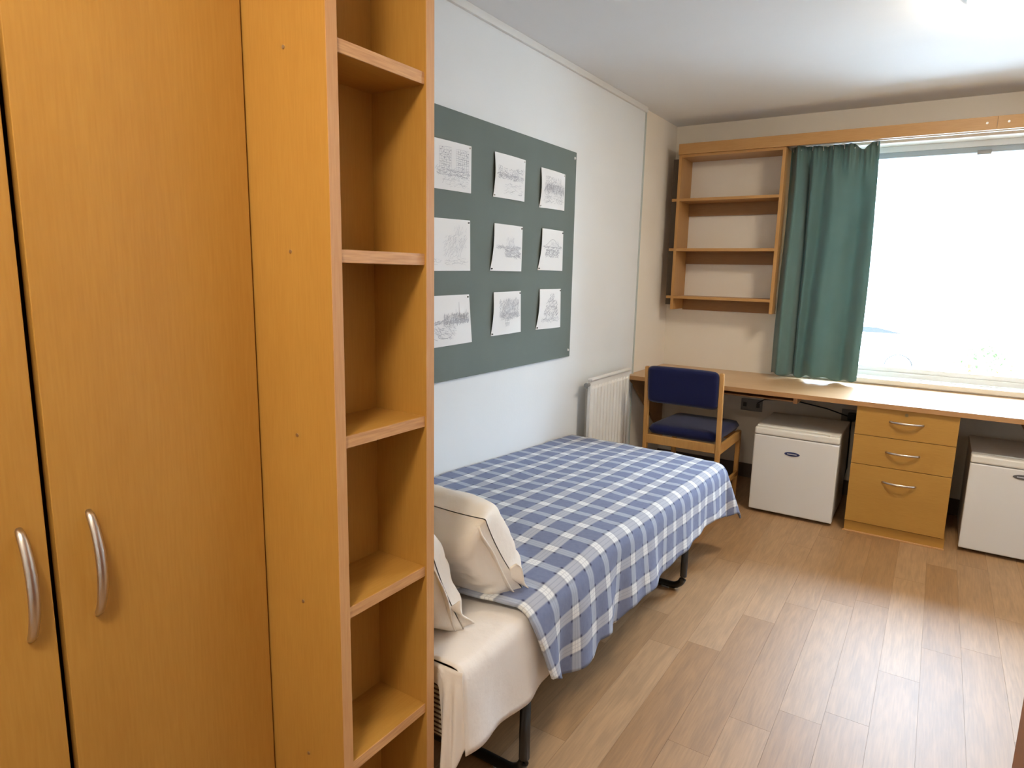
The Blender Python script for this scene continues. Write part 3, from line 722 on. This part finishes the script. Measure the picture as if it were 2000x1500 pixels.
# pillows
def pillow(name, label, cx, cy, cz, L, Hh, T, rx, rz, seed, grp):
    t = thing(name, label, 'pillow', (cx, cy, cz), grp)
    R = Matrix.Translation((cx, cy, cz)) @ Matrix.Rotation(rz, 4, 'Z') @ Matrix.Rotation(rx, 4, 'X')
    g = B()
    def f(u, v, sg):
        a, b = u*2-1, v*2-1
        m_ = max(abs(a), abs(b))
        th = (max(0, 1-abs(a)**9))**.45*(max(0, 1-abs(b)**3.2))**.5*(.86+.14*(1-a*a))
        pin = 1-.06*(1-a*a)*abs(b)**3-.0
        x = a*L/2*(1-.05*(1-b*b)*abs(a)**6); z = b*Hh/2*(1-.10*(1-abs(a)**3))*pin
        w = noise.noise(Vector((a*2.1, b*2.3, seed)))*.022+noise.noise(Vector((a*5, b*5, seed+3)))*.012+abs(noise.noise(Vector((a*9+b*3, b*4, seed+5))))*.010
        return R @ Vector((x, sg*(th*T/2+.0015+w*th), z))
    for sg in (1, -1): g.grid(lambda u, v: f(u, v, sg), 44, 34)
    bmesh.ops.remove_doubles(g.bm, verts=g.bm.verts, dist=.0008)
    o = g.link('pillowcase', M['pillow'], t, True); subsurf(o, 1)
    # open end of the case: the flap edge across the end and a loose corner ear at the bottom
    g = B()
    def ear(u, v):
        a = L/2-.020+.040*v*(1-.35*u); b = -Hh/2*.97+.085*u
        return R @ Vector((a, .010*math.sin(u*5+v*3+seed)+.012*v, b+.012*v))
    g.grid(ear, 12, 8); o = g.link('corner_ear', M['pillow'], t, True); solidify(o, .003, 0)
    g = B()
    def edge(u, v):
        b = (u*2-1)*.93; th = (max(0, 1-abs(b)**3.2))**.5
        return R @ Vector((L/2-.020+.012*v+.004*math.sin(u*9+seed), (-T/2*.55+.036*math.sin(2.2*u+.4))*th-.002, b*Hh/2))
    g.grid(edge, 30, 4); o = g.link('open_hem', M['pillow'], t, True); solidify(o, .004, 0)
    return t
pillow('pillow', 'cream pillow leaning upright on the edge of the plaid blanket', -1.222, 1.405, .676, .65, .31, .205, math.radians(33), math.radians(-6), 1.0, 'cream pillows at the head of the bed')
pillow('pillow', 'cream pillow nearest the bookcase, leaning in front of the other pillow', -1.255, 1.172, .676, .66, .34, .150, math.radians(24), math.radians(-3), 5.0, 'cream pillows at the head of the bed')

# ---------------------------------------------------------------- ceiling lights
def ceiling_lamp(label, x, y, power):
    t = thing('ceiling_light', label, 'light', (x, y, H), 'round ceiling lights')
    B().cyl((x, y, H-.012), .190, .022, 'z', 48).link('base', M['white_trim'], t, False)
    g = B()
    def dome(u, v):
        a = u*2*PI; r = .176*math.cos(v*PI/2)**.55; return (x+r*math.cos(a), y+r*math.sin(a), H-.022-.055*math.sin(v*PI/2))
    g.grid(dome, 48, 10, closed_u=True); g.link('diffuser', mat('lit_opal_dome', (.9, .9, .88), .4, emit=(LAMP_COL, power)), t, True)
ceiling_lamp('round lit ceiling light above the middle of the room', .150, 3.10, LAMP_ROOM)
ceiling_lamp('round ceiling light above the entrance beside the wardrobe', -.36, -.20, LAMP_ENTRY)

# ---------------------------------------------------------------- outside the window
GZ = -1.0
struct(B().box(-45, 45, 5.6, 70, GZ-.3, GZ).link('ground_outside', M['asphalt']))
hb = thing('building', 'white rendered building across the car park', 'building', (6, 30, GZ))
B().box(-30, 40, 30, 42, GZ, 11).link('wall', M['render'], hb)
for xs, zs in ((2.2, 3.9), (6.2, 3.9), (10.2, 3.9), (-6.0, 3.9), (2.2, 7.2), (6.2, 7.2)):
    q = B().box(xs-1.0, xs+1.0, 29.93, 30.0, zs, zs+1.7).link('window', M['farglass'], hb)
    B().box(xs-.04, xs+.04, 29.90, 29.93, zs, zs+1.7).link('mullion', M['upvc'], q)
car = thing('car', 'white hatchback parked outside the window', 'car', (-1.95, 18.5, GZ))
body = [(-1.9, .25), (-1.95, .62), (-1.75, .86), (-1.05, .95), (-.55, 1.40), (.75, 1.42), (1.55, 1.0), (1.95, .90), (2.0, .45), (1.9, .25)]
CXO, CYO = -1.95, 18.5
B().prism([(CXO+a, GZ+b) for a, b in [(q_[0], q_[1]*1.08) for q_ in body]], 'y', CYO, CYO+1.7, .06).link('body', M['car_white'], car)
for a0, a1, a2, a3 in ((-.92, -.50, .02, .02), (.08, .10, .70, 1.30)):
    B().prism([(CXO+a0, GZ+1.12), (CXO+a3, GZ+1.12), (CXO+a2, GZ+1.25), (CXO+a1, GZ+1.25)], 'y', CYO-.012, CYO+.01).link('side_window', M['car_dark'], car)
for a in (-1.25, 1.25):
    w = B().cyl((CXO+a, CYO+.08, GZ+.31), .31, .2, 'y', 28, bev=.02).link('wheel', M['tyre'], car); B().cyl((CXO+a, CYO-.03, GZ+.31), .18, .03, 'y', 20).link('hub', M['grey_plastic'], w)
bu_ = thing('bush', 'low green bush in the bed outside the window', 'bush', (.75, 15.0, GZ))
rnd = random.Random(3); g = B()
for _ in range(900):
    th = rnd.uniform(0, 2*PI); ph = rnd.uniform(0, PI/2); r = rnd.uniform(.55, 1.0)
    p = Vector((.80+.85*r*math.cos(th)*math.cos(ph*.9), 15.0+.6*r*math.sin(th)*math.cos(ph*.9), GZ+.35+1.05*r*math.sin(ph)))
    d = Vector((rnd.gauss(0, 1), rnd.gauss(0, 1), rnd.gauss(0, 1))).normalized(); e = d.cross(Vector((.3, .5, .8))).normalized()
    s_ = rnd.uniform(.05, .10); vs = [g.bm.verts.new(p+q) for q in (d*s_*1.5, e*s_*.6, -d*s_*1.5, -e*s_*.6)]; g.bm.faces.new(vs)
o = g.link('foliage', M['leaf'], bu_, recalc=False)
g = B()
for i in range(6): a = i*1.05; g.tube([(.80+.1*math.cos(a), 15+.1*math.sin(a), GZ), (.80+.45*math.cos(a), 15+.3*math.sin(a), GZ+.9)], .02, 6)
g.link('stems', M['darkrail'], bu_)
